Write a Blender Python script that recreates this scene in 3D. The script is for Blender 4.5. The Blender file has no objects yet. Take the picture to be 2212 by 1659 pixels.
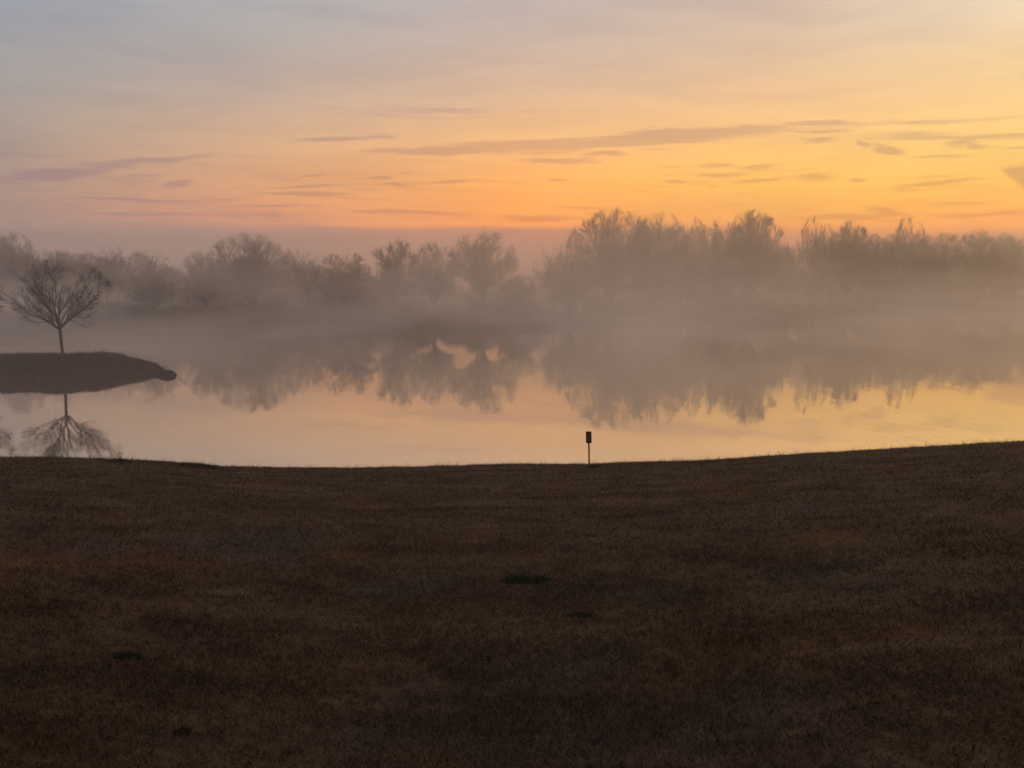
import bpy, math, random
import numpy as np
from mathutils import Vector

random.seed(7)
rng = np.random.default_rng(11)
S = bpy.context.scene
COL = S.collection
R = math.radians

# ------------------------------------------------------------------ camera maths
CAM_Z = 7.6                      # eye above the lake surface (z = 0)
F = 1661.0                       # focal length in pixels of a 2212-wide picture
PITCH = math.atan(213.5 / F)
FWD = np.array([0, math.cos(PITCH), -math.sin(PITCH)])
UP = np.array([0, math.sin(PITCH), math.cos(PITCH)])
RT = np.array([1.0, 0, 0])

def ray(px, py):
    return FWD + RT * (px - 1106) / F + UP * (829.5 - py) / F

def azel(px, py):
    d = ray(px, py)
    return math.atan2(d[0], d[1]), math.atan2(d[2], math.hypot(d[0], d[1]))

def at_dist(px, py, y):
    d = ray(px, py); t = y / d[1]
    return np.array([d[0] * t, y, CAM_Z + d[2] * t])

def on_water(px, py):
    d = ray(px, py); t = -CAM_Z / d[2]
    return np.array([d[0] * t, d[1] * t, 0.0])

# ------------------------------------------------------------------ small helpers
def hash2(ix, iy, seed):
    h = (ix.astype(np.int64) * 374761393 + iy.astype(np.int64) * 668265263 + seed * 1442695041) & 0x7fffffff
    h = ((h ^ (h >> 13)) * 1274126177) & 0x7fffffff
    return ((h ^ (h >> 16)) & 0xffff) / 65535.0

def vnoise(x, y, seed=0):
    x = np.asarray(x, float); y = np.asarray(y, float)
    ix = np.floor(x); iy = np.floor(y); fx = x - ix; fy = y - iy
    fx = fx * fx * (3 - 2 * fx); fy = fy * fy * (3 - 2 * fy)
    a = hash2(ix, iy, seed); b = hash2(ix + 1, iy, seed)
    c = hash2(ix, iy + 1, seed); d = hash2(ix + 1, iy + 1, seed)
    return (a * (1 - fx) + b * fx) * (1 - fy) + (c * (1 - fx) + d * fx) * fy

def fbm(x, y, seed=0, o=4):
    s = 0; a = .5
    for k in range(o):
        s = s + a * (vnoise(x * 2 ** k, y * 2 ** k, seed + k) - .5); a *= .5
    return s

def mesh_np(name, verts, faces_flat, loop_counts, smooth=False):
    me = bpy.data.meshes.new(name)
    verts = np.asarray(verts, np.float32); faces_flat = np.asarray(faces_flat, np.int32)
    lc = np.asarray(loop_counts, np.int32)
    me.vertices.add(len(verts)); me.vertices.foreach_set('co', verts.ravel())
    me.loops.add(len(faces_flat)); me.loops.foreach_set('vertex_index', faces_flat)
    me.polygons.add(len(lc))
    st = np.zeros(len(lc), np.int32); st[1:] = np.cumsum(lc)[:-1]
    me.polygons.foreach_set('loop_start', st)
    me.polygons.foreach_set('loop_total', lc)
    if smooth: me.polygons.foreach_set('use_smooth', np.ones(len(lc), bool))
    me.update(calc_edges=True); me.validate()
    return me

def grid_mesh(name, P, smooth=True, closed_u=False):
    nu, nv, _ = P.shape
    idx = np.arange(nu * nv).reshape(nu, nv)
    if closed_u: idx = np.vstack([idx, idx[:1]])
    q = np.stack([idx[:-1, :-1], idx[1:, :-1], idx[1:, 1:], idx[:-1, 1:]], -1).reshape(-1, 4)
    return mesh_np(name, P.reshape(-1, 3), q.ravel(), np.full(len(q), 4), smooth)

def link(name, me, m=None, parent=None):
    o = bpy.data.objects.new(name, me); COL.objects.link(o)
    if m is not None and me is not None and not me.materials: me.materials.append(m)
    if parent is not None: o.parent = parent
    return o

def tag(o, label=None, cat=None, group=None, kind=None):
    if label: o['label'] = label
    if cat: o['category'] = cat
    if group: o['group'] = group
    if kind: o['kind'] = kind
    return o

def empty(name, loc, label, cat, group=None, rz=0, sc=(1, 1, 1)):
    o = bpy.data.objects.new(name, None); COL.objects.link(o)
    o.empty_display_size = .3
    o.location = loc; o.rotation_euler = (0, 0, rz); o.scale = sc
    return tag(o, label, cat, group)

class NT:
    """tiny node-tree writer"""
    def __init__(s, nt): s.nt = nt; nt.nodes.clear()
    def n(s, t, **k):
        x = s.nt.nodes.new(t)
        for a, b in k.items(): setattr(x, a, b)
        return x
    def set(s, sock, v):
        if isinstance(v, bpy.types.NodeSocket): s.nt.links.new(v, sock)
        elif v is not None: sock.default_value = v
    def m(s, op, a, b=None, c=None, clamp=False):
        x = s.n('ShaderNodeMath', operation=op, use_clamp=clamp)
        s.set(x.inputs[0], a)
        if b is not None: s.set(x.inputs[1], b)
        if c is not None: s.set(x.inputs[2], c)
        return x.outputs[0]
    def smooth(s, v, a, b, lo=0., hi=1.):
        x = s.n('ShaderNodeMapRange', interpolation_type='SMOOTHSTEP')
        s.set(x.inputs[0], v); s.set(x.inputs[1], a); s.set(x.inputs[2], b)
        s.set(x.inputs[3], lo); s.set(x.inputs[4], hi)
        return x.outputs[0]
    def lin(s, v, a, b, lo=0., hi=1.):
        x = s.n('ShaderNodeMapRange'); x.clamp = True
        s.set(x.inputs[0], v); s.set(x.inputs[1], a); s.set(x.inputs[2], b)
        s.set(x.inputs[3], lo); s.set(x.inputs[4], hi)
        return x.outputs[0]
    def mix(s, f, a, b, blend='MIX'):
        x = s.n('ShaderNodeMix', data_type='RGBA', blend_type=blend)
        s.set(x.inputs[0], f); s.set(x.inputs[6], a); s.set(x.inputs[7], b)
        return x.outputs[2]
    def noise(s, vec, scale, detail=3., rough=.5, dist=0., dims='3D'):
        x = s.n('ShaderNodeTexNoise', noise_dimensions=dims)
        s.set(x.inputs['Vector'], vec); x.inputs['Scale'].default_value = scale
        x.inputs['Detail'].default_value = detail; x.inputs['Roughness'].default_value = rough
        x.inputs['Distortion'].default_value = dist
        return x.outputs[0]
    def scale(s, vec, v, off=(0, 0, 0)):
        x = s.n('ShaderNodeMapping'); s.set(x.inputs[0], vec)
        x.inputs[1].default_value = off; x.inputs[3].default_value = v
        return x.outputs[0]
    def ramp(s, f, stops, interp='LINEAR'):
        x = s.n('ShaderNodeValToRGB'); s.set(x.inputs[0], f)
        cr = x.color_ramp; cr.interpolation = interp
        while len(cr.elements) < len(stops): cr.elements.new(.5)
        for e, (p, c) in zip(cr.elements, stops): e.position = p; e.color = (*c[:3], 1)
        return x.outputs[0]

def lin1(c): c /= 255.; return c / 12.92 if c <= .04045 else ((c + .055) / 1.055) ** 2.4
def lin3(c): return tuple(lin1(v) for v in c)

def new_mat(name):
    m = bpy.data.materials.new(name); m.use_nodes = True
    t = NT(m.node_tree)
    out = t.n('ShaderNodeOutputMaterial')
    return m, t, out

def bsdf(t, out, color, rough=.8, bump=None, strength=.4, spec=.2, dist=.02):
    b = t.n('ShaderNodeBsdfPrincipled')
    t.set(b.inputs['Base Color'], color if isinstance(color, bpy.types.NodeSocket) else (*color, 1))
    t.set(b.inputs['Roughness'], rough)
    b.inputs['Specular IOR Level'].default_value = spec
    if bump is not None:
        bp = t.n('ShaderNodeBump'); bp.inputs['Strength'].default_value = strength
        bp.inputs['Distance'].default_value = dist
        t.set(bp.inputs['Height'], bump); t.set(b.inputs['Normal'], bp.outputs[0])
    t.nt.links.new(b.outputs[0], out.inputs[0])
    return b

# ------------------------------------------------------------------ materials
def mat_bark(name, c0, c1):
    m, t, o = new_mat(name)
    tc = t.n('ShaderNodeTexCoord').outputs['Object']
    n = t.noise(t.scale(tc, (9, 9, 2)), 1, 4, .6)
    bsdf(t, o, t.mix(n, (*c0, 1), (*c1, 1)), .9, n, .5)
    return m
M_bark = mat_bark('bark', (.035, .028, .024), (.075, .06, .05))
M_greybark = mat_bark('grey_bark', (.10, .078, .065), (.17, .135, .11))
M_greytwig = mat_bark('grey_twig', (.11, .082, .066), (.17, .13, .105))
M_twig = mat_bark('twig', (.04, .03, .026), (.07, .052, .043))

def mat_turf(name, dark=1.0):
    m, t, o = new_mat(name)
    p = t.n('ShaderNodeNewGeometry').outputs['Position']
    big = t.noise(t.scale(p, (.35, .35, .1)), 1, 4, .55)
    mid = t.noise(t.scale(p, (1.6, 1.9, .5), (3, 7, 0)), 1, 5, .6)
    fine = t.noise(p, 16, 3, .65)
    tiny = t.noise(p, 90, 2, .6)
    hue = t.noise(t.scale(p, (.7, 1.0, .3), (11, 5, 0)), 1, 3, .5)
    k = dark
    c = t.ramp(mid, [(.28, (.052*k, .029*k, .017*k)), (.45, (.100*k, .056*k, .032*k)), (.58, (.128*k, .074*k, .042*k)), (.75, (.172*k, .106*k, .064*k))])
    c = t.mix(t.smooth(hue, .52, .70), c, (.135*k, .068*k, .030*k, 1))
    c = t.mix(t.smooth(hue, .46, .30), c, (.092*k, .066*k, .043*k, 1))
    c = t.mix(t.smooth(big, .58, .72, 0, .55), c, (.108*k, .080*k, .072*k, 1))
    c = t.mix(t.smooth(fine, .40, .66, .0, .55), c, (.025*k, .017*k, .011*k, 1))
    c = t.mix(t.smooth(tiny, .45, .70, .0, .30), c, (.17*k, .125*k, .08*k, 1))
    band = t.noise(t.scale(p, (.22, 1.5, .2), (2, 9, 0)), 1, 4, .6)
    c = t.mix(t.smooth(band, .50, .66, 0, .38), c, (.034*k, .020*k, .013*k, 1))  # dark streaks painted into the colour, standing in for shaded dips in the turf
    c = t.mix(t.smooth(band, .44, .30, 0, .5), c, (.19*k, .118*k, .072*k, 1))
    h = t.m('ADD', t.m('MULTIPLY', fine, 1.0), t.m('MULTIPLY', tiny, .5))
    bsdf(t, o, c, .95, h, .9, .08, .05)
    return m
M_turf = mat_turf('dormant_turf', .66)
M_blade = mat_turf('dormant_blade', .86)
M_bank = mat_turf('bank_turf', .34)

def mat_plain(name, c0, c1, sc=8, rough=.8, spec=.2):
    m, t, o = new_mat(name)
    tc = t.n('ShaderNodeTexCoord').outputs['Object']
    n = t.noise(tc, sc, 4, .6)
    bsdf(t, o, t.mix(n, (*c0, 1), (*c1, 1)), rough, n, .3, spec)
    return m
M_green = mat_plain('weed_leaf', (.008, .016, .007), (.022, .034, .014), 20)
M_dark = mat_plain('dark_tuft', (.012, .012, .008), (.03, .03, .015), 20)
M_reed = mat_plain('dry_reed', (.06, .045, .03), (.10, .075, .05), 5)
M_rock = mat_plain('wet_rock', (.006, .0055, .005), (.018, .016, .015), 3, .9, .05)
M_panel = mat_plain('dark_panel', (.010, .010, .013), (.018, .018, .022), 12, .6)
M_metal = mat_plain('bolt_metal', (.05, .05, .05), (.09, .09, .09), 30, .5)
M_land = mat_plain('far_land', (.035, .027, .02), (.07, .052, .035), .35, .95, .05)

def mat_wood():
    m, t, o = new_mat('brown_post_wood')
    tc = t.n('ShaderNodeTexCoord').outputs['Object']
    n = t.noise(t.scale(tc, (60, 60, 4)), 1, 4, .6)
    bsdf(t, o, t.mix(n, (.26, .11, .035, 1), (.42, .19, .07, 1)), .75, n, .4)
    return m
M_wood = mat_wood()

def mat_water():
    m, t, o = new_mat('lake_water')
    p = t.n('ShaderNodeNewGeometry').outputs['Position']
    a = t.noise(t.scale(p, (.55, .16, 1)), 1, 3, .5)
    b = t.noise(t.scale(p, (2.2, 1.1, 1)), 1, 2, .5)
    h = t.m('ADD', t.m('MULTIPLY', a, 1.), t.m('MULTIPLY', b, .22))
    bp = t.n('ShaderNodeBump'); bp.inputs['Strength'].default_value = .30; bp.inputs['Distance'].default_value = .034
    t.set(bp.inputs['Height'], h)
    gl = t.n('ShaderNodeBsdfGlossy'); gl.inputs['Roughness'].default_value = .022
    gl.inputs['Color'].default_value = (1.0, .94, .86, 1)
    df = t.n('ShaderNodeBsdfDiffuse'); df.inputs['Color'].default_value = (.05, .042, .036, 1)
    fr = t.n('ShaderNodeFresnel'); fr.inputs['IOR'].default_value = 2.3
    for x in (gl, fr): t.set(x.inputs['Normal'], bp.outputs[0])
    mx = t.n('ShaderNodeMixShader')
    t.set(mx.inputs[0], t.m('MULTIPLY_ADD', fr.outputs[0], .20, .73)); t.set(mx.inputs[1], df.outputs[0]); t.set(mx.inputs[2], gl.outputs[0])
    t.nt.links.new(mx.outputs[0], o.inputs[0])
    return m
M_water = mat_water()

# ------------------------------------------------------------------ lawn
SIL = [(-400, 985), (0, 990), (120, 991), (250, 994), (380, 1001), (480, 1009), (600, 1012), (760, 1013), (900, 1011), (1000, 1008),
       (1110, 1006), (1271, 1004), (1400, 1000), (1500, 997), (1600, 991), (1700, 985), (1800, 979), (1900, 973), (2050, 964), (2212, 955), (2600, 938)]
_sa = []; _ss = []
for px, py in SIL:
    d = ray(px, py); _sa.append(math.atan2(d[0], d[1])); _ss.append(-d[2] / math.hypot(d[0], d[1]))
_sa = np.array([-math.pi, -2.0, -1.2] + _sa + [1.2, 2.0, math.pi]); _ss = np.array([.14, .14, .20] + _ss + [.19, .14, .14])
EYE = 1.65; CREST = 27.0; BQ = EYE / CREST ** 2

def lawn_z(x, y, bumps=True):
    r = np.hypot(x, y); az = np.arctan2(x, y)
    s = np.interp(az, _sa, _ss)
    a = s - 2 * EYE / CREST
    z = CAM_Z - EYE - a * r - BQ * r * r
    if bumps:
        k = np.clip((r - 1.0) / 3, 0, 1)
        z = z + k * (fbm(x * .45, y * .45, 3, 3) * .10 + fbm(x * 1.1, y * 2.2, 9, 3) * .075 + fbm(x * 7, y * 7, 21, 2) * .022)
    return np.maximum(z, -4.0)

az = np.concatenate([np.linspace(-math.pi, -.85, 40)[:-1], np.linspace(-.85, .85, 420), np.linspace(.85, math.pi, 40)[1:-1]])
rr = np.concatenate([[0.05], np.geomspace(.6, 60, 330), [80, 110]])
A, RR = np.meshgrid(az, rr, indexing='ij')
X = RR * np.sin(A); Y = RR * np.cos(A)
P = np.stack([X, Y, lawn_z(X, Y)], -1)
o = link('lawn', grid_mesh('lawn', P[:, ::1], True, True), M_turf); tag(o, kind='structure')

def blades(name, xyz, h, w, lean, mat):
    """one triangle per blade"""
    n = len(xyz)
    th = rng.uniform(0, 2 * math.pi, n); ph = rng.uniform(0, 2 * math.pi, n)
    side = np.stack([np.cos(th), np.sin(th), np.zeros(n)], -1) * (w / 2)[:, None]
    tip = xyz + np.stack([np.cos(ph) * lean * h, np.sin(ph) * lean * h, h], -1)
    base = xyz - np.array([0, 0, .006])
    V = np.stack([base - side, base + side, tip], 1).reshape(-1, 3)
    return mesh_np(name, V, np.arange(3 * n), np.full(n, 3))

N = 520000
az = rng.uniform(-.72, .72, N)
u = rng.uniform(0, 1, N)
r = 2.2 * (33 / 2.2) ** (u ** 1.15)
x = r * np.sin(az); y = r * np.cos(az)
dens = fbm(x * 2.3, y * 2.3, 40, 3) + fbm(x * 9, y * 9, 50, 2) * .8
keep = rng.uniform(-.45, .35, N) < dens
x, y, r = x[keep], y[keep], r[keep]
h = rng.uniform(.014, .042, len(x)) * (1 + r / 28) * (1 + 1.2 * np.clip(fbm(x * 1.3, y * 1.3, 60, 3), -.5, .6))
h *= np.where((rng.uniform(0, 1, len(x)) < .05) & (r > 14), 2.6, 1.0)
w = rng.uniform(.0028, .0055, len(x)) * (1 + r / 7)
me = blades('grass', np.stack([x, y, lawn_z(x, y)], -1), h, w, rng.uniform(.3, 1.7, len(x)), M_blade)
o = link('grass', me, M_blade); tag(o, 'short dormant brown grass covering the sloping lawn', 'grass', kind='stuff')

def lawn_hit(px, py):
    d = ray(px, py); d = d / np.hypot(d[0], d[1])
    t = np.linspace(1.5, 45, 6000)
    zz = lawn_z(d[0] * t, d[1] * t, False)
    k = np.argmax(CAM_Z + d[2] * t <= zz + .002)
    if CAM_Z + d[2] * t[k] > zz[k] + .002: k = int(np.argmin(CAM_Z + d[2] * t - zz))
    return np.array([d[0] * t[k], d[1] * t[k]]), t[k]

def clump(name, px, py, wx, wy, n, hmin, hmax, bw, mat, label, cat, group=None, zoff=0):
    (cx, cy), _ = lawn_hit(px, py)
    global rng
    keep_rng = rng; rng = np.random.default_rng(int(px * 7 + py))
    g = rng.normal(0, .36, (n, 2)); g = g[np.hypot(g[:, 0], g[:, 1]) < .92]
    gx = cx + g[:, 0] * wx / 2; gy = cy + g[:, 1] * wy / 2
    keepm = fbm(gx * 9, gy * 9, 77, 2) > -.24
    gx, gy = gx[keepm], gy[keepm]
    z0 = float(lawn_z(np.array([cx]), np.array([cy]))[0])
    k = 1 - .6 * np.hypot((gx - cx) / (wx / 2), (gy - cy) / (wy / 2))
    hh = rng.uniform(hmin, hmax, len(gx)) * k
    me = blades(name, np.stack([gx - cx, gy - cy, lawn_z(gx, gy) - z0 + zoff], -1), hh, rng.uniform(.6, 1.3, len(gx)) * bw, rng.uniform(.2, 1.1, len(gx)), mat)
    o = link(name, me, mat); o.location = (cx, cy, z0); rng = keep_rng
    return tag(o, label, cat, group)

clump('weed_patch', 1135, 1254, .62, .34, 900, .03, .085, .011, M_green, 'wide flat green weed patch in the middle of the brown lawn', 'weed patch', 'green weeds in the lawn')
clump('weed_patch', 1255, 1328, .27, .12, 420, .02, .055, .009, M_green, 'narrow dark green weed patch just below and right of the wide one', 'weed patch', 'green weeds in the lawn')
clump('weed_patch', 275, 1414, .26, .13, 420, .02, .05, .009, M_green, 'small dark green weed patch in the left half of the lawn', 'weed patch', 'green weeds in the lawn')
clump('weed_patch', 395, 1580, .09, .10, 160, .015, .04, .008, M_green, 'tiny green weed near the bottom left of the lawn', 'weed patch', 'green weeds in the lawn')
clump('grass_tuft', 258, 1000, .75, .4, 420, .06, .18, .035, M_dark, 'small dark grass tuft alone on the lawn edge below the round-crowned tree', 'grass tuft', 'dark tufts on the lawn edge')
clump('grass_tuft', 425, 1010, 1.7, .6, 1500, .05, .20, .03, M_dark, 'long ragged row of dark grass on the left lawn edge', 'grass tuft', 'dark tufts on the lawn edge')
clump('grass_tuft', 1283, 1012, .42, .3, 420, .05, .13, .03, M_dark, 'dark tuft of grass around the foot of the post', 'grass tuft', 'dark tufts on the lawn edge')

# ------------------------------------------------------------------ marker post
def box_bm(bm, c, s, bev=0.0):
    import bmesh
    r_ = bmesh.ops.create_cube(bm, size=1)
    for v in r_['verts']: v.co = Vector((c[0] + v.co.x * s[0], c[1] + v.co.y * s[1], c[2] + v.co.z * s[2]))
    if bev:
        es = list({e for v in r_['verts'] for e in v.link_edges})
        bmesh.ops.bevel(bm, geom=es, offset=bev, segments=3, affect='EDGES', profile=.5)

def bm_obj(name, fn, mat, parent=None):
    import bmesh
    bm = bmesh.new(); fn(bm); me = bpy.data.meshes.new(name); bm.to_mesh(me); bm.free()
    return link(name, me, mat, parent)

(pxx, pyy), pr = lawn_hit(1273, 1003.5)
pz = float(lawn_z(np.array([pxx]), np.array([pyy]), False)[0])
m1 = pr / F
H = 73.5 * m1 * 1.02
post = empty('sign_post', (pxx, pyy, pz), 'small dark rectangular sign on a thin brown wooden post at the lawn edge', 'sign post')
lean = -.035
post.rotation_euler = (0, lean, R(-4))
ph_ = 26 * m1; pw_ = 12.4 * m1
bm_obj('post', lambda b: box_bm(b, (0, 0, H * .5 - .1), (.062, .05, H - .0 + .2 - .03), .006), M_wood, post)
pn = bm_obj('sign_panel', lambda b: box_bm(b, (0, -.045, H - ph_ / 2), (pw_, .035, ph_), .012), M_panel, post)
def frame_bm(b):
    for sx in (-1, 1): box_bm(b, (sx * (pw_ / 2 - .012), -.068, H - ph_ / 2), (.022, .014, ph_ - .03), .003)
    for sz in (-1, 1): box_bm(b, (0, -.068, H - ph_ / 2 + sz * (ph_ / 2 - .015)), (pw_ - .05, .013, .022), .003)
bm_obj('frame', frame_bm, M_panel, pn)
for sz in (-1, 1):
    def bolt(b, sz=sz):
        import bmesh
        r_ = bmesh.ops.create_cone(b, cap_ends=True, segments=8, radius1=.012, radius2=.010, depth=.014)
        for v in r_['verts']: v.co = Vector((v.co.x, -.069 - v.co.z, v.co.y + H - ph_ / 2 + sz * ph_ * .27))
    bm_obj('bolt', bolt, M_metal, pn)

# ------------------------------------------------------------------ water
w = [(-420, 18, 0), (520, 18, 0), (520, 420, 0), (-420, 420, 0)]
o = link('lake', mesh_np('lake', w, [0, 1, 2, 3], [4]), M_water); tag(o, kind='structure')

# ------------------------------------------------------------------ far shore
SHORE = [(-900, 752), (-300, 744), (0, 741), (200, 738), (390, 735), (600, 728), (800, 721), (1000, 718), (1120, 715), (1240, 709), (1400, 702), (1600, 692), (1900, 681), (2212, 675), (2700, 669)]
sp = np.array([on_water(a, b)[:2] for a, b in SHORE])
sx = np.linspace(sp[0, 0], sp[-1, 0], 420)
sy = np.interp(sx, sp[:, 0], sp[:, 1]) + fbm(sx * .05, sx * 0, 5, 4) * 7
SH = lambda xx: np.interp(xx, sx, sy)
off = np.array([-10, -3, -1, 0, .6, 1.5, 3, 6, 10, 16, 25, 40, 60, 90, 140, 220, 400])
zz = np.array([-2, -.6, -.2, 0.05, .35, .6, .8, .95, 1.1, 1.3, 1.6, 2, 2.3, 2.6, 3, 3.5, 4])
X = np.repeat(sx[:, None], len(off), 1); Y = sy[:, None] + off[None]
Z = zz[None] + np.clip(off, 0, 6)[None] / 6 * fbm(X * .12, Y * .12, 8, 4) * 1.0 + (off > .3)[None] * fbm(X * .9, Y * .9, 18, 2) * .25
o = link('far_shore', grid_mesh('far_shore', np.stack([X, Y, Z], -1)[::-1]), M_land); tag(o, kind='structure')
def far_z(x_, y_):
    return float(np.interp(y_ - SH(x_), off, zz))

# ------------------------------------------------------------------ peninsula
tipx = at_dist(321, 811, 65)[0]
pxs = np.concatenate([np.linspace(-150, -60, 40)[:-1], np.linspace(-60, tipx, 150)])
q = np.concatenate([[-1.5, -1.25, -1.12], np.linspace(-1.04, 1.04, 61), [1.12, 1.25, 1.5]])
t_ = np.clip((tipx - pxs), 0, None)
wd = 6.2 * np.clip(t_ / 8.0, 0, 1) ** .70 + .12 + np.clip(t_ - 8, 0, 40) * .04
yc = 67.2 - np.clip(t_ / 12, 0, 1) * .9 + .6
hgt = .18 + 1.12 * np.clip(t_ / 5.2, 0, 1) ** .75 + .14 * np.exp(-((t_ - 6.3) / 1.8) ** 2)
Xp = np.repeat(pxs[:, None], len(q), 1)
Yp = yc[:, None] + q[None] * (wd * (1 + .6 * fbm(pxs * .45, pxs * 0, 31, 5)))[:, None]
prof = np.where(np.abs(q) <= 1.0, (1 - np.abs(q) ** 5.0), -1.6 * (np.abs(q) - 1.0) * 2)
Zp = hgt[:, None] * prof[None] + (np.abs(q) < .98)[None] * (fbm(Xp * .8, Yp * .8, 33, 4) * .30 + fbm(Xp * 3, Yp * 3, 35, 2) * .10)
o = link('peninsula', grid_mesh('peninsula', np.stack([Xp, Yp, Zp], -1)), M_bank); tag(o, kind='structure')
def pen_z(x_, y_):
    i = int(np.argmin(np.abs(pxs - x_))); j = int(np.argmin(np.abs(Yp[i] - y_)))
    return float(Zp[i, j])
# rough grass on the point
n = 34000
ii = rng.integers(0, len(pxs) - 1, n); jj = rng.integers(4, len(q) - 5, n); f1 = rng.uniform(0, 1, n)[:, None]; f2 = rng.uniform(0, 1, n)[:, None]
PP = np.stack([Xp, Yp, Zp], -1)
pt = PP[ii, jj] * (1 - f1) * (1 - f2) + PP[ii + 1, jj] * f1 * (1 - f2) + PP[ii, jj + 1] * (1 - f1) * f2 + PP[ii + 1, jj + 1] * f1 * f2
pt = pt[pt[:, 0] > -75]
nz = fbm(pt[:, 0] * .9, pt[:, 1] * .9, 71, 3)
hh = rng.uniform(.06, .28, len(pt)) * (1 + 2.8 * np.clip(nz, -.4, .6))
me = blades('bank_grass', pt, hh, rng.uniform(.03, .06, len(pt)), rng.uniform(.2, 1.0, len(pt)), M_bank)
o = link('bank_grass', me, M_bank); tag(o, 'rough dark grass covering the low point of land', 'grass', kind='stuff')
# thin reeds near the point's end
n = 150
cl = np.array([(tipx - 4.6, 65.5), (tipx - 5.6, 68), (tipx - .2, 68.2), (tipx - 1.2, 69), (tipx - 3.2, 69.5)])
c = cl[rng.integers(0, len(cl), n)] + rng.normal(0, 1, (n, 2)) * (.55, .5)
zr = np.array([max(-.05, pen_z(a, b)) for a, b in c])
me = blades('reeds', np.column_stack([c, zr]), rng.uniform(.3, 1.15, n), rng.uniform(.018, .03, n), rng.uniform(0, .22, n), M_reed)
o = link('reeds', me, M_reed); tag(o, 'thin dry reeds standing along the end of the low point', 'reeds', kind='stuff')
# rock at the tip
def rock_bm(b):
    import bmesh
    bmesh.ops.create_icosphere(b, subdivisions=4, radius=1)
    for v in b.verts:
        p = v.co.copy(); k = 1 + .35 * float(fbm(np.array([p.x * 1.7 + p.z]), np.array([p.y * 1.7 - p.z]), 91, 3)[0])
        v.co = Vector((p.x * .92 * k, p.y * .6 * k, p.z * .44 * k + .02 + .05 * p.x))
o = bm_obj('shore_rock', rock_bm, M_rock)
for pl in o.data.polygons: pl.use_smooth = True
pr_ = on_water(359, 811); o.location = (pr_[0], pr_[1], -.02)
tag(o, 'low dark rock in the water at the tip of the grassy point', 'rock')

# ------------------------------------------------------------------ bare trees
def tube_arrays(polys, sides):
    V = []; Fq = []; base = 0
    ang = np.linspace(0, 2 * math.pi, sides, endpoint=False)
    for P_, r_ in polys:
        P_ = np.asarray(P_); n = len(P_)
        T = np.gradient(P_, axis=0); T /= np.linalg.norm(T, axis=1)[:, None] + 1e-9
        ref = np.array([.31, .87, .12]) if abs(T[0][2]) > .8 else np.array([0, 0, 1.])
        U = np.cross(T, ref); U /= np.linalg.norm(U, axis=1)[:, None] + 1e-9
        W = np.cross(T, U)
        ring = P_[:, None] + (U[:, None] * np.cos(ang)[None, :, None] + W[:, None] * np.sin(ang)[None, :, None]) * np.asarray(r_)[:, None, None]
        V.append(ring.reshape(-1, 3))
        i = np.arange(n - 1)[:, None] * sides + np.arange(sides)[None]
        j = np.arange(n - 1)[:, None] * sides + (np.arange(sides)[None] + 1) % sides
        Fq.append((np.stack([i, j, j + sides, i + sides], -1) + base).reshape(-1, 4))
        base += n * sides
    return np.concatenate(V), np.concatenate(Fq)

def spline(P_, n):
    P_ = np.array(P_); d = np.concatenate([[0], np.cumsum(np.linalg.norm(np.diff(P_, axis=0), axis=1))])
    u = np.linspace(0, d[-1], n); Q = np.stack([np.interp(u, d, P_[:, k]) for k in range(3)], -1)
    for _ in range(2): Q[1:-1] = (Q[:-2] + 2 * Q[1:-1] + Q[2:]) / 4
    return Q, d[-1]

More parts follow.
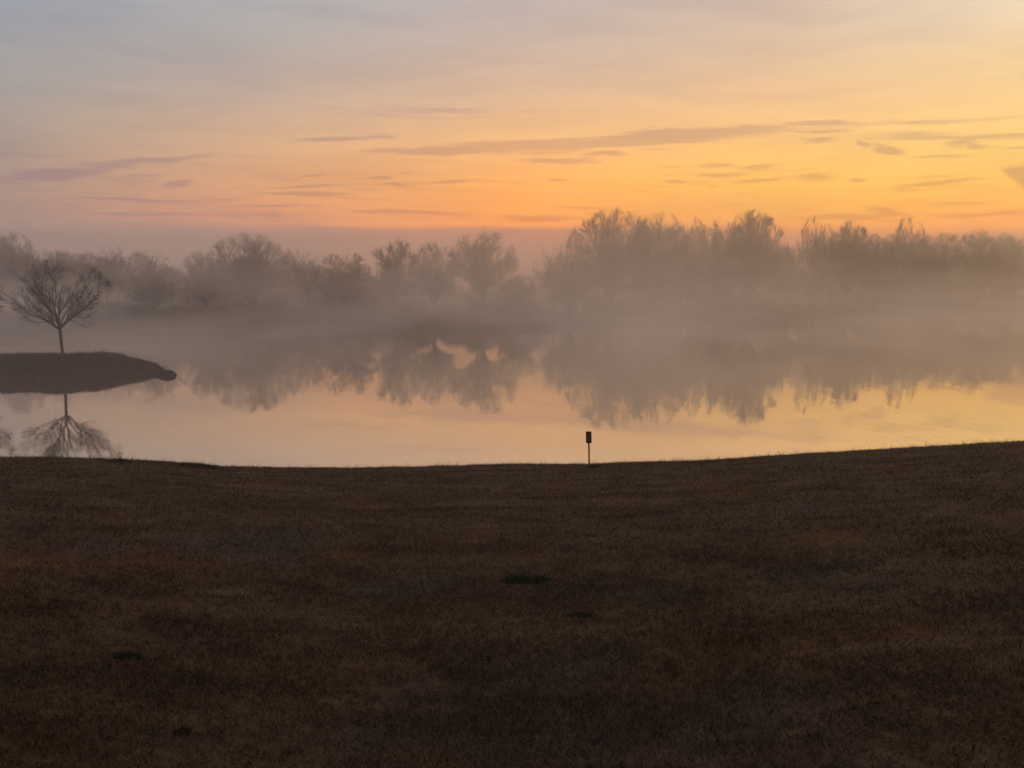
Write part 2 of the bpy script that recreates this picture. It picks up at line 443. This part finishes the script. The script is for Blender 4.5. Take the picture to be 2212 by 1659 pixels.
def limb_tree(seed, limbs, fork, rbase, sc=1.0, rmin=.0045, counts=(11, 6, 5), up=.06, spread=(.35, .75), wob=.055, lr=(.45, .75), tw_n=0, tw_len=1.0, tw_w=.016, sides=4, leanx=-.018, env=None, slen=(.32, .62), stop=.92):
    """limbs given as polylines from the fork; shoots sprout along them three orders deep, then fine twigs"""
    rs = np.random.default_rng(seed); polys = []; tips = []
    def outside(p):                                   # past the rounded outline of the crown
        return env is not None and (p[..., 0] ** 2 + p[..., 1] ** 2) / env[0] ** 2 + ((p[..., 2] - env[1]) / env[2]) ** 2 > 1
    def shoot(p, d, L, r0, lev):
        n = max(3, int(L / (.17 * sc))); pts = [p]; d = d / np.linalg.norm(d)
        for _ in range(n):
            d = d + rs.normal(0, wob, 3) + np.array([0, 0, up * .2]); d /= np.linalg.norm(d)
            q_ = pts[-1] + d * L / n
            if outside(q_) and rs.uniform() < stop: break
            pts.append(q_)
        if len(pts) < 3: return
        pts = np.array(pts); rr_ = np.linspace(r0, max(rmin, r0 * .4), len(pts)); polys.append((pts, rr_))
        if lev < 2: tips.append(pts)
        if lev > 0: sprout(pts, rr_, L, lev)
    def sprout(pts, rr_, L, lev):
        m = counts[3 - lev] if L > .5 * sc else 3
        T = np.gradient(pts, axis=0); T /= np.linalg.norm(T, axis=1)[:, None]
        for f in np.sort(rs.uniform(.16, .98, m)):
            k = int(f * (len(pts) - 1)); t_ = T[k]
            a = np.cross(t_, rs.normal(0, 1, 3)); a /= np.linalg.norm(a)
            ang = rs.uniform(*spread)
            d = t_ * math.cos(ang) + a * math.sin(ang) + np.array([0, 0, up])
            ln = L * (rs.uniform(*slen) * (1.08 - .38 * f)) + .12 * sc
            shoot(pts[k], d, min(ln, 2.2 * sc), max(rmin, rr_[k] * rs.uniform(.42, .62)), lev - 1)
    for off_, P_ in limbs:
        Q, L = spline([(0, 0, fork - .12 * sc + off_)] + list(P_), 22)
        Q[3:] += np.cumsum(rs.normal(0, .012 * sc, (len(Q) - 3, 3)), axis=0)
        r_ = np.linspace(rbase * rs.uniform(*lr), rmin * 1.8, len(Q)) * np.linspace(1, .75, len(Q)); polys.append((Q, r_)); sprout(Q, r_, L, 3)
    z = np.linspace(-.3, fork + .1 * sc, 9)
    tr_ = np.stack([np.sin(z * 1.3 / sc) * .02 * sc + leanx * (z - fork), np.cos(z * 1.1 / sc) * .015 * sc, z], -1)
    tv, tf = tube_arrays([(tr_, rbase * np.array([1.55, 1.2, 1.03, .97, .94, .92, .93, .97, .75]))], 12)
    V, Fq = tube_arrays(polys, sides)
    fl = [Fq.ravel()]; lc = [np.full(len(Fq), 4)]
    if tw_n:
        ends = np.concatenate([t_[1:] for t_ in tips]); dd = np.concatenate([np.diff(t_, axis=0) for t_ in tips])
        pick = rs.integers(0, len(ends), tw_n)
        d = dd[pick] / (np.linalg.norm(dd[pick], axis=1)[:, None] + 1e-9); st = ends[pick] - dd[pick] * rs.uniform(0, 1, (tw_n, 1))
        dr = d + rs.normal(0, .33, (tw_n, 3)) + np.array([0, 0, up]); dr /= np.linalg.norm(dr, axis=1)[:, None]
        L = rs.uniform(.4, 1.2, (tw_n, 1)) * tw_len
        if env is not None: L = np.where(outside(st + dr * L)[:, None], L * .35, L)
        sd = np.cross(dr, rs.normal(0, 1, (tw_n, 3))); sd /= np.linalg.norm(sd, axis=1)[:, None] + 1e-9
        s2 = np.cross(dr, sd); b0 = len(V)
        T = np.stack([st + sd * tw_w / 2, st - sd * tw_w / 4 + s2 * tw_w * .43, st - sd * tw_w / 4 - s2 * tw_w * .43, st + dr * L], 1)
        V = np.concatenate([V, T.reshape(-1, 3)]); k4 = b0 + np.arange(tw_n)[:, None] * 4
        tris = np.concatenate([k4 + np.array([[0, 1, 3]]), k4 + np.array([[1, 2, 3]]), k4 + np.array([[2, 0, 3]])])
        fl.append(tris.ravel()); lc.append(np.full(len(tris), 3))
    return mesh_np('trunk', tv, tf.ravel(), np.full(len(tf), 4), True), mesh_np('crown', V, np.concatenate(fl), np.concatenate(lc))

def far_tree(seed, h, w, fork, nl, th0, th1, rbase, **k):
    """limbs fanned from the fork out to an egg-shaped crown"""
    rs = np.random.default_rng(seed + 500); limbs = []
    a_ = (h - fork) * .54; cz = fork + (h - fork) * .46
    for i in range(nl):
        th = th0 + (th1 - th0) * ((i + rs.uniform(0, 1)) / nl) ** .8; ph = i * 2.4 + rs.uniform(-.5, .5)
        d = np.array([math.sin(th) * math.cos(ph), math.sin(th) * math.sin(ph), math.cos(th)])
        q0 = np.array([0, 0, fork - cz]); A = (d[0] ** 2 + d[1] ** 2) / w ** 2 + d[2] ** 2 / a_ ** 2
        B = 2 * q0[2] * d[2] / a_ ** 2; Cc = q0[2] ** 2 / a_ ** 2 - 1
        L = (-B + math.sqrt(max(0, B * B - 4 * A * Cc))) / (2 * A) * rs.uniform(.72, .95)
        e = np.array([0, 0, fork]) + d * L; s_ = np.array([0, 0, fork]) + (d * .6 + np.array([0, 0, .4])) * L * .33
        limbs.append((rs.uniform(-.28, .05) * fork, [s_ + rs.normal(0, .12, 3), (s_ + e) / 2 + rs.normal(0, .3, 3) + np.array([0, 0, .02 * L]), e]))
    return limb_tree(seed, limbs, fork, rbase, sc=h / 8.0, leanx=rs.uniform(-.03, .03), env=(w, cz, a_), **k)

# the young tree on the point: limbs laid out by eye (metres from the foot of the trunk)
base = at_dist(134, 773.5, 67.0)
k1 = 67.0 / F
def lp(x2, y2, dy): return ((x2 - 134) * k1, dy, (773.5 - y2) * k1)
near_limbs = [
    (0, [lp(122, 703, .2), lp(108, 695, .5), lp(90, 689, .7), lp(70, 684, .9), lp(50, 675, 1.0), lp(38, 662, 1.1)]),
    (0, [lp(122, 700, -.3), lp(110, 686, -.7), lp(95, 672, -1.1), lp(75, 660, -1.5), lp(55, 650, -1.8), lp(36, 640, -2.0)]),
    (0, [lp(127, 695, .3), lp(118, 677, .7), lp(105, 655, 1.1), lp(92, 632, 1.5), lp(78, 610, 1.8), lp(66, 592, 2.0)]),
    (0, [lp(131, 692, -.2), lp(122, 668, -.5), lp(112, 640, -.9), lp(105, 612, -1.2), lp(98, 588, -1.4)]),
    (0, [lp(134, 690, .1), lp(132, 665, .2), lp(128, 640, .2), lp(124, 612, .3), lp(126, 585, .3)]),
    (0, [lp(136, 690, -.5), lp(140, 668, -1.0), lp(152, 648, -1.5), lp(160, 622, -1.9), lp(165, 595, -2.2)]),
    (0, [lp(137, 688, .3), lp(142, 668, .8), lp(160, 648, 1.2), lp(172, 630, 1.5), lp(180, 608, 1.8), lp(186, 590, 2.0)]),
    (0, [lp(142, 700, .2), lp(155, 688, .5), lp(170, 673, .8), lp(188, 658, 1.0), lp(203, 640, 1.2), lp(215, 622, 1.3), lp(222, 604, 1.4)]),
    (0, [lp(143, 701, -.2), lp(158, 690, -.6), lp(178, 682, -1.0), lp(198, 670, -1.3), lp(215, 658, -1.5), lp(232, 643, -1.6), lp(240, 634, -1.7)]),
    (0, [lp(134, 695, 1.0), lp(128, 675, 1.9), lp(140, 655, 2.6), lp(144, 632, 3.0)]),
    (0, [lp(133, 695, -1.0), lp(146, 677, -1.9), lp(138, 650, -2.5), lp(142, 625, -3.0)]),
]
tm, cm = limb_tree(3, near_limbs, lp(134, 710, 0)[2], .13, rmin=.0058, lr=(.48, .58), env=(4.65, 5.2, 3.5), counts=(10, 5, 5), stop=.7, tw_n=3000, tw_len=.5, tw_w=.010)
tr = empty('bare_tree', base, 'young bare tree with rounded vase crown alone on the low grassy point', 'tree')
link('trunk', tm, M_bark, tr); link('crown', cm, M_twig, tr)
b2 = at_dist(-92, 773, 68.5)
t2 = empty('bare_tree', b2, 'bare tree on the grassy point cut by the left picture edge', 'tree', rz=R(140), sc=(1.0, 1.0, .92))
for ob in list(tr.children):
    c_ = ob.copy(); COL.objects.link(c_); c_.parent = t2

# far trees: prototypes (height 18, half-width given)
PROTO = {}
def proto(key, *a, **k): PROTO[key] = far_tree(*a, **k)
fine = dict(rmin=.013, sides=3)
#            seed h   w   fork limbs polar range  trunk
proto('r1', 21, 18, 6.5, 2.9, 15, .05, 1.05, .34, tw_n=15000, tw_len=1.2, **fine)
proto('r2', 22, 18, 7.5, 2.7, 16, .05, 1.12, .36, tw_n=16000, tw_len=1.3, **fine)
proto('r3', 23, 18, 8.5, 2.2, 17, .10, 1.22, .36, tw_n=19000, tw_len=1.3, **fine)
proto('s1', 24, 18, 6.6, 4.2, 16, .03, .98, .34, tw_n=12000, tw_len=1.2, counts=(10, 6, 4), **fine)
proto('s2', 25, 18, 6.0, 4.5, 9, .10, 1.15, .30, tw_n=5000, tw_len=1.3, counts=(9, 5, 4), **fine)
proto('v1', 26, 18, 6.5, 2.2, 20, .02, .85, .36, tw_n=19000, tw_len=1.4, up=.12, spread=(.25, .6), wob=.04, **fine)
proto('v2', 27, 18, 5.0, 2.2, 12, .02, .95, .28, tw_n=11000, tw_len=1.4, up=.1, spread=(.25, .6), wob=.035, counts=(9, 5, 4), **fine)
proto('b1', 28, 18, 9.5, 2.4, 21, .05, 1.20, .46, tw_n=24000, tw_len=1.25, **fine)
HW = dict(r1=6.5, r2=7.5, r3=8.5, s1=6, s2=6, v1=6.5, v2=5, b1=9.5)

TREES = [  # centre x, top y, half width px, distance from the eye, kind, label
    (18, 497, 52, 150, 'r2', 'hazy broad tree at the far left edge, its crown rising above its neighbours'),
    (112, 536, 62, 141, 'r3', 'low rounded hazy tree straight behind the young tree on the point'),
    (222, 518, 52, 150, 's2', 'sparse wispy-topped tree behind and right of the young tree on the point'),
    (322, 541, 62, 136, 'r3', 'round-shouldered dense tree just left of the dip in the treeline'),
    (438, 541, 52, 146, 'r2', 'low rounded tree just right of the dip in the treeline'),
    (540, 506, 92, 152, 'b1', 'broad high-crowned tree, largest of the left half of the far treeline'),
    (662, 528, 40, 156, 's2', 'thin open-topped tree just right of the broad left tree'),
    (742, 543, 62, 150, 'r1', 'flat-topped middle-sized tree between the thin tree and the twin-peaked pair'),
    (852, 514, 54, 150, 'r2', 'left and slightly taller tree of the twin-peaked pair left of the clear-trunked tree'),
    (936, 519, 52, 152, 'r1', 'right and slightly lower tree of the twin-peaked pair, next to the clear-trunked tree'),
    (1042, 499, 66, 152, 's1', 'round-crowned tree with a clear straight trunk standing apart in mid treeline'),
    (1118, 588, 42, 144, 'r2', 'low small tree with leaning trunk between the clear-trunked tree and the tall clump'),
    (1196, 510, 44, 160, 's2', 'sparse open tree at the left foot of the tallest tree'),
    (1236, 560, 60, 148, 'r1', 'lower dark tree on a bare trunk in front of the tallest tree'),
    (1322, 450, 92, 166, 'b1', 'tallest tree of the far shore, broad dark crown against the orange sky'),
    (1425, 459, 68, 167, 'r2', 'tall full tree joined to the right side of the tallest tree'),
    (1492, 470, 44, 172, 'v2', 'narrow upright tree right of the tall full tree'),
    (1556, 474, 50, 175, 'v2', 'narrow spiky tree at the left side of the tall brush-topped tree'),
    (1622, 455, 76, 174, 'v1', 'tall tree with a wide brush of upright shoots, right of the tallest clump'),
    (1706, 528, 46, 184, 'r1', 'low tree in the notch right of the brush-topped tree'),
    (1768, 468, 42, 188, 'v2', 'upright hazy tree rising beyond the notch'),
    (1838, 480, 48, 195, 'v1', 'hazy brush-topped tree in the right half of the treeline'),
    (1902, 505, 50, 198, 'r2', 'low rounded hazy tree between two brush-topped trees on the right'),
    (1966, 466, 42, 205, 'v2', 'sparse upright shoots of a tree standing out above the right treeline'),
    (2046, 503, 60, 210, 'r3', 'broad dim tree right of the tree with sparse upright shoots'),
    (2124, 494, 55, 214, 'r2', 'dim rounded tree near the right edge, highest of the last three'),
    (2200, 506, 55, 218, 'r1', 'dim tree cut by the right picture edge'),
]
used = set()
for i, (px, ty, hw, d, k, lab) in enumerate(TREES):
    top = at_dist(px, ty, d); bx = top[0]; bz = max(.6, far_z(bx, d)) - .05
    h = top[2] - bz
    t = empty('bare_tree', (bx, d, bz), lab, 'tree', 'bare trees along the far shore', rz=(i * 2.4) % 6.28, sc=(hw * 1.1 * d / F / HW[k],) * 2 + (h / 17.5,))
    if k == 's1': t.rotation_euler.z = .6
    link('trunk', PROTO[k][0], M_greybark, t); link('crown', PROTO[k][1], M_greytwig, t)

# wood behind and beside the single trees: one mass
def mass_mesh(name, spots, seed, per=800):
    rs_ = np.random.default_rng(seed)
    Vs = []; Fs = []; Ls = []; b = 0
    for (cx, cy, cz, w_, h_) in spots:
        n_ = per
        th = rs_.uniform(0, 6.28, n_); rad = np.sqrt(rs_.uniform(0, 1, n_)) * w_
        zt = rs_.uniform(0.0, 1, n_) ** .8
        lim = np.sqrt(np.clip(1 - (1.35 * zt - .35) ** 2, .02, 1))
        st = np.stack([cx + np.cos(th) * rad * lim, cy + np.sin(th) * rad * lim, cz + zt * h_ * .95], -1)
        dr = rs_.normal(0, .5, (n_, 3)) + np.stack([np.cos(th) * .5, np.sin(th) * .5, np.full(n_, .9)], -1)
        dr /= np.linalg.norm(dr, axis=1)[:, None]
        L = rs_.uniform(.7, 2.2, (n_, 1)); sd = np.cross(dr, rs_.normal(0, 1, (n_, 3))); sd /= np.linalg.norm(sd, axis=1)[:, None]
        s2 = np.cross(dr, sd); w0 = .026
        T = np.stack([st + sd * w0, st - sd * w0 * .5 + s2 * w0 * .8, st - sd * w0 * .5 - s2 * w0 * .8, st + dr * L], 1).reshape(-1, 3)
        kk = b + np.arange(n_)[:, None] * 4
        Fs.append(np.concatenate([kk + np.array([[0, 1, 3]]), kk + np.array([[1, 2, 3]]), kk + np.array([[2, 0, 3]])]).ravel()); Ls.append(np.full(3 * n_, 3))
        Vs.append(T); b += n_ * 4
        # stem
        V_, F_ = tube_arrays([(np.array([(cx, cy, cz - .3), (cx + .1, cy, cz + h_ * .4), (cx, cy + .1, cz + h_ * .8)]), np.array([.16, .11, .04]))], 5)
        Fs.append((F_ + b).ravel()); Ls.append(np.full(len(F_), 4)); Vs.append(V_); b += len(V_)
    return mesh_np(name, np.concatenate(Vs), np.concatenate(Fs), np.concatenate(Ls))
prof_x = [-500, 0, 60, 130, 250, 330, 385, 420, 560, 660, 800, 900, 1000, 1130, 1200, 1300, 1480, 1600, 1700, 1760, 1900, 2050, 2212, 2700]
prof_y = [540, 530, 545, 546, 540, 552, 590, 588, 548, 576, 598, 606, 614, 612, 580, 492, 484, 488, 524, 498, 503, 502, 504, 508]
spots = []
rs = np.random.default_rng(44)
for k in range(430):
    px = rs.uniform(-420, 2640)
    row = rs.uniform(0, 1)
    d = np.interp(px, [0, 1000, 1500, 2212], [166, 168, 188, 222]) + row * 45
    ty = np.interp(px, prof_x, prof_y) + rs.uniform(-6, 30)
    p = at_dist(px, ty, d); bz = far_z(p[0], d)
    spots.append((p[0], d, bz, rs.uniform(3, 5), p[2] - bz))
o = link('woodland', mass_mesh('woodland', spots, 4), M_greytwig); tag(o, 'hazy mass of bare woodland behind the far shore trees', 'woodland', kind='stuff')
# low brush along the far bank
spots = []
for k in range(330):
    px = rs.uniform(-300, 2640)
    dens = np.interp(px, [0, 390, 600, 800, 1000, 1250, 1420, 1500, 2212], [1, 1, .8, .7, .55, .3, .6, 1, 1])
    if rs.uniform() > dens: continue
    p0 = on_water(px, np.interp(px, [a for a, b in SHORE], [b for a, b in SHORE]))
    d = p0[1] + rs.uniform(8, 34); x_ = (px - 1106) / F * d * 1.0
    spots.append((x_, d, far_z(x_, d) - .1, rs.uniform(1.2, 3.2), rs.uniform(.8, 3.4) * (1.0 if px < 1400 else 1.9)))
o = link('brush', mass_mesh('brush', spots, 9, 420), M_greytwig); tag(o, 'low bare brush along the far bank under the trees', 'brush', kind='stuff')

# ------------------------------------------------------------------ air
def closed_box(name, x0, x1, y0, y1, z0, z1):
    v = [(x, y, z) for z in (z0, z1) for x, y in ((x0, y0), (x1, y0), (x1, y1), (x0, y1))]
    f = [0, 3, 2, 1, 4, 5, 6, 7, 0, 1, 5, 4, 1, 2, 6, 5, 2, 3, 7, 6, 3, 0, 4, 7]
    return mesh_np(name, v, f, [4] * 6)

m = bpy.data.materials.new('haze_air'); m.use_nodes = True; t = NT(m.node_tree)
out = t.n('ShaderNodeOutputMaterial'); v = t.n('ShaderNodeVolumePrincipled')
v.inputs['Color'].default_value = (.997, .930, .902, 1); v.inputs['Density'].default_value = .0021; v.inputs['Anisotropy'].default_value = .82
t.nt.links.new(v.outputs[0], out.inputs['Volume'])
o = link('haze', closed_box('haze', -700, 900, -130, 760, -5, 34), m); tag(o, 'thin pale morning haze over the whole lake', 'haze', kind='stuff')

m = bpy.data.materials.new('mist_air'); m.use_nodes = True; t = NT(m.node_tree)
out = t.n('ShaderNodeOutputMaterial'); v = t.n('ShaderNodeVolumePrincipled')
v.inputs['Color'].default_value = (.997, .930, .902, 1); v.inputs['Anisotropy'].default_value = .82
p = t.n('ShaderNodeNewGeometry').outputs['Position']
sx_ = t.n('ShaderNodeSeparateXYZ'); t.set(sx_.inputs[0], p); px_, py_, pz_ = sx_.outputs
nz1 = t.noise(t.scale(p, (.024, .009, .07)), 1, 3, .62)
fall = t.m('POWER', 2.718, t.m('MULTIPLY', pz_, -1 / 10.0))
side = t.m('ADD', t.smooth(px_, -22, -75, .60, 1.2), t.smooth(px_, 25, 80, 0, -.14))
edge = t.smooth(py_, 55, 122, .10, 1)
topf = t.smooth(pz_, 26, 15)
dn = t.m('MULTIPLY', t.m('MULTIPLY', fall, t.smooth(nz1, .41, .61, .0, 2.3)), t.m('MULTIPLY', side, t.m('MULTIPLY', edge, topf)))
t.set(v.inputs['Density'], t.m('MULTIPLY', dn, .022))
t.nt.links.new(v.outputs[0], out.inputs['Volume'])
MIST = link('mist', closed_box('mist', -260, 330, 40, 300, .03, 26), m); tag(MIST, 'low morning mist lying on the lake and far shore', 'mist', kind='stuff')

# ------------------------------------------------------------------ sky
W = bpy.data.worlds.new('World'); S.world = W; W.use_nodes = True
t = NT(W.node_tree)
wo = t.n('ShaderNodeOutputWorld'); bg = t.n('ShaderNodeBackground'); t.nt.links.new(bg.outputs[0], wo.inputs[0])
gen = t.n('ShaderNodeTexCoord').outputs['Generated']
sx_ = t.n('ShaderNodeSeparateXYZ'); t.set(sx_.inputs[0], gen); dx, dy, dz = sx_.outputs
AZ = t.m('ARCTAN2', dx, dy); EL = t.m('ARCSINE', dz)
cv = t.n('ShaderNodeCombineXYZ'); t.set(cv.inputs[0], AZ); t.set(cv.inputs[1], EL)
ae = cv.outputs[0]
wob = t.noise(t.scale(ae, (7, 30, 1)), 1, 2, .55)
wob0 = t.m('SUBTRACT', wob, .5)
ELw = t.m('ADD', EL, t.m('MULTIPLY', wob0, .012))
rows = [616, 560, 515, 497, 489, 465, 400, 300, 200, 100, 0]
GRID = {   # how the sky looks through the low haze, column by column (degrees right of the view axis), row by row
    0:    [(150,128,122), (152,128,120), (154,130,120), (157,131,120), (164,134,122), (164,133,121), (168,140,126), (168,150,138), (163,157,150), (160,160,161), (150,157,168)],
    553:  [(156,128,120), (158,128,118), (164,132,121), (168,133,121), (208,144,110), (212,144,106), (214,157,112), (212,171,134), (190,168,153), (178,170,163), (172,172,174)],
    1106: [(192,132,112), (192,132,112), (193,133,112), (200,136,108), (253,155, 76), (254,162, 78), (253,172, 88), (245,189,125), (221,183,149), (203,180,165), (190,177,172)],
    1659: [(214,140,110), (216,140,108), (220,143,105), (240,153, 92), (254,166, 78), (255,174, 78), (256,190, 86), (254,200,122), (240,195,147), (220,190,160), (212,188,170)],
    2212: [(214,142,114), (216,144,112), (219,148,112), (232,152,102), (252,162, 84), (254,170, 82), (257,193, 88), (255,210,118), (255,212,145), (244,209,160), (244,222,188)],
}
HZT = [.36, .40, .47, .50, .52, .58, .68, .79, .86, .90, .93]
FOGC = {0: (118, 105, 100), 553: (122, 106, 98), 1106: (130, 110, 96), 1659: (145, 118, 98), 2212: (158, 128, 104)}
def through(c, k, px):
    f = lin3(FOGC[px]); T = HZT[k]
    return tuple(max(.004, (a - (1 - T) * b) / T) for a, b in zip(lin3(tuple(v * (.92 if k < 4 else 1) for v in c)), f))
GAIN = 1.0
ELMAX = 1.6
cols = []
for px in (0, 553, 1106, 1659, 2212):
    st = []
    for k_, (y_, c) in enumerate(zip(rows, GRID[px])):
        e = max(0.0, azel(px, y_)[1]); st.append((e / ELMAX, through(c, k_, px)))
    st[0] = (0.0, st[0][1])
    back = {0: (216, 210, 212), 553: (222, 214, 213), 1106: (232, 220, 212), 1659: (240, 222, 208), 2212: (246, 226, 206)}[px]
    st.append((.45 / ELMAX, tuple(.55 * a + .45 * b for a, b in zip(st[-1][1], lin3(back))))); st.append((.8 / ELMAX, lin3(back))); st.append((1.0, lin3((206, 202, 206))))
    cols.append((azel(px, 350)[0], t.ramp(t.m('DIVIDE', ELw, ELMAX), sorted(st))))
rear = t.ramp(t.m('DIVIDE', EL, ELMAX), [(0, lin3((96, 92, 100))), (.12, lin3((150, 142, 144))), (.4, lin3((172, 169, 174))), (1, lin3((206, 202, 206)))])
sky = cols[0][1]
for (a0, c0), (a1, c1) in zip(cols, cols[1:]):
    sky = t.mix(t.smooth(AZ, a0, a1) if False else t.lin(AZ, a0, a1), sky, c1)
aabs = t.m('ABSOLUTE', t.m('SUBTRACT', AZ, .25))
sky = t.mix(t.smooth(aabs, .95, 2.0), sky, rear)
# cloud streaks: (x0,y0) -> (x1,y1), half-thickness in px, strength, bow in px
warp = t.m('MULTIPLY', t.m('SUBTRACT', t.noise(t.scale(ae, (10, 45, 1), (3, 1, 0)), 1, 2, .6), .5), .016)
fibre = t.noise(t.scale(ae, (11, 170, 1), (5, 2, 0)), 1, 4, .68)
STREAK = [(-60, 388, 300, 356, 13, .75, 0), (150, 366, 475, 336, 9, .7, 0), (600, 309, 860, 291, 6, .6, 0), (750, 327, 1180, 318, 10, .8, 0), (900, 322, 1500, 298, 17, .8, 0), (1250, 303, 1720, 272, 17, .75, 0),
          (1660, 258, 1900, 266, 8, .7, 0), (1680, 272, 2300, 250, 8, .5, 0), (1700, 283, 1860, 283, 4, .55, 0), (1800, 292, 2300, 286, 8, .6, 3), (640, 236, 1260, 236, 15, .36, 0),
          (1115, 346, 1310, 345, 6, .75, 0), (1250, 337, 1370, 333, 6, .75, 0), (1330, 322, 1480, 320, 5, .35, 0), (1720, 303, 1830, 304, 8, .5, 0), (1845, 306, 1885, 316, 5, .7, 0), (1880, 315, 1960, 333, 9, .85, 0), (1950, 338, 2110, 342, 4, .5, 0),
          (2025, 316, 2120, 300, 14, .65, 0), (2060, 300, 2140, 328, 12, .6, 0), (2100, 318, 2300, 316, 6, .4, 0), (1895, 403, 2160, 385, 6, .6, 0), (350, 404, 425, 388, 8, .7, 0), (250, 379, 380, 381, 4, .5, 0), (510, 420, 830, 414, 5, .65, 0), (540, 405, 790, 397, 4, .6, 0),
          (630, 380, 720, 379, 4, .6, 0), (785, 386, 850, 384, 5, .65, 0), (795, 404, 910, 400, 4, .6, 0), (915, 395, 1045, 388, 5, .65, 0), (1020, 393, 1110, 386, 3, .4, 0), (715, 453, 1050, 462, 6, .75, 0), (40, 430, 540, 434, 5, .6, 0), (425, 449, 725, 443, 4, .5, 0), (50, 466, 740, 459, 4, .5, 0),
          (575, 462, 612, 464, 8, .6, 0), (570, 476, 620, 480, 5, .5, 0), (20, 478, 70, 492, 7, .5, 0), (1070, 468, 1260, 471, 6, .8, 0), (1180, 388, 1232, 388, 4, .75, 0), (1420, 359, 1475, 361, 3, .6, 0), (1480, 377, 1640, 372, 6, .6, 0), (1490, 358, 1620, 356, 5, .5, 0), (1580, 362, 1690, 360, 8, .6, 0),
          (1430, 393, 1490, 393, 4, .85, 0), (1565, 392, 1720, 388, 5, .6, 0), (1690, 386, 1815, 382, 8, .55, 0), (1520, 400, 1570, 401, 3, .6, 0), (1830, 386, 1875, 383, 5, .8, 0), (1665, 476, 1990, 467, 6, .6, -4), (1870, 451, 1965, 468, 7, .75, 0), (1960, 468, 2300, 459, 6, .6, 0), (1200, 446, 1330, 447, 4, .45, 0), (1900, 437, 2300, 440, 4, .35, 0)]
wv = t.n('ShaderNodeCombineXYZ'); t.set(wv.inputs[0], AZ); t.set(wv.inputs[1], t.m('ADD', EL, warp))
total = None
for x0, y0, x1, y1, th, st, bow in STREAK:
    a0, e0 = azel(x0, y0); a1, e1 = azel(x1, y1)
    mp = t.n('ShaderNodeMapping', vector_type='TEXTURE'); t.set(mp.inputs[0], wv.outputs[0])
    mp.inputs[1].default_value = ((a0 + a1) / 2, (e0 + e1) / 2 - bow / F, 0)
    mp.inputs[2].default_value = (0, 0, math.atan2(e1 - e0, a1 - a0))
    mp.inputs[3].default_value = (math.hypot(a1 - a0, e1 - e0) * .66, th / F * 1.35, 1)
    gr = t.n('ShaderNodeTexGradient', gradient_type='SPHERICAL'); t.set(gr.inputs[0], mp.outputs[0])
    k = t.m('MULTIPLY', gr.outputs[1], st * 1.9)
    total = k if total is None else t.m('MAXIMUM', total, k)
# dark cloud wedge at the right edge
aw, ew = azel(2150, 362); ax, ex = azel(2230, 415)
wd_ = t.m('SUBTRACT', AZ, aw); topl = t.m('ADD', t.m('MULTIPLY', wd_, 0.02), ew)
lowl = t.m('MULTIPLY_ADD', wd_, (ex - ew) / (ax - aw), ew)
inside = t.m('MULTIPLY', t.smooth(t.m('ADD', t.m('SUBTRACT', topl, EL), t.m('MULTIPLY', warp, .5)), -0.0042, 0.0042), t.smooth(t.m('ADD', t.m('SUBTRACT', EL, lowl), t.m('MULTIPLY', warp, .6)), -.004, .004))
inside = t.m('MULTIPLY', inside, t.smooth(AZ, aw, aw + .005))
total = t.m('MULTIPLY', t.smooth(t.m('MULTIPLY_ADD', t.m('SUBTRACT', fibre, .5), 1.7, total), .15, .95), t.smooth(total, 0, .2))
# small broken streaks low in the sky, and very faint high veils
low = t.noise(t.scale(ae, (10, 135, 1), (1, 4, 0)), 1, 5, .66, .5)
lowm = t.m('MULTIPLY', t.smooth(low, .52, .66), t.m('MULTIPLY', t.smooth(EL, .175, .12), t.smooth(EL, .05, .075)))
veil = t.noise(t.scale(ae, (4.0, 26, 1), (8, 3, 0)), 1, 4, .62, .3)
allm = t.m('MAXIMUM', total, t.m('MULTIPLY', lowm, .6))
sky = t.mix(allm, sky, t.mix(1.0, sky, (.72, .70, .92, 1), 'MULTIPLY'))
sky = t.mix(t.m('MULTIPLY', inside, .9), sky, t.mix(1.0, sky, (.60, .56, .92, 1), 'MULTIPLY'))
vm = t.smooth(veil, .40, .66, 0, .7)
sky = t.mix(vm, sky, t.mix(1.0, sky, (.86, .86, .92, 1), 'MULTIPLY'))
below = t.smooth(EL, 0.0, -.05)
sky = t.mix(below, sky, (.03, .026, .025, 1))
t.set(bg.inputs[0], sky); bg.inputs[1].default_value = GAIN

# low sun, still behind the trees right of the picture
sl = bpy.data.lights.new('sun', 'SUN'); sl.energy = .06; sl.angle = R(10); sl.color = (1, .62, .34)
so = bpy.data.objects.new('sun', sl); COL.objects.link(so)
sd = Vector((math.sin(R(50)) * math.cos(R(4)), math.cos(R(50)) * math.cos(R(4)), math.sin(R(4))))
so.rotation_euler = sd.to_track_quat('Z', 'Y').to_euler(); so.location = sd * 200

# ------------------------------------------------------------------ camera, render
cam = bpy.data.cameras.new('camera'); co = bpy.data.objects.new('camera', cam); COL.objects.link(co)
co.location = (0, 0, CAM_Z); co.rotation_euler = (math.pi / 2 - PITCH, 0, 0)
cam.sensor_width = 36; cam.lens = 36 * F / 2212; cam.clip_start = .05; cam.clip_end = 3000
S.camera = co
S.view_settings.view_transform = 'Standard'; S.view_settings.look = 'None'
S.view_settings.exposure = 0; S.view_settings.gamma = 1
S.render.engine = 'CYCLES'
cy = S.cycles
cy.max_bounces = 8; cy.diffuse_bounces = 2; cy.glossy_bounces = 3; cy.volume_bounces = 5; cy.transmission_bounces = 2
cy.use_denoising = True
cy.volume_max_steps = 128; cy.volume_step_rate = 1.0
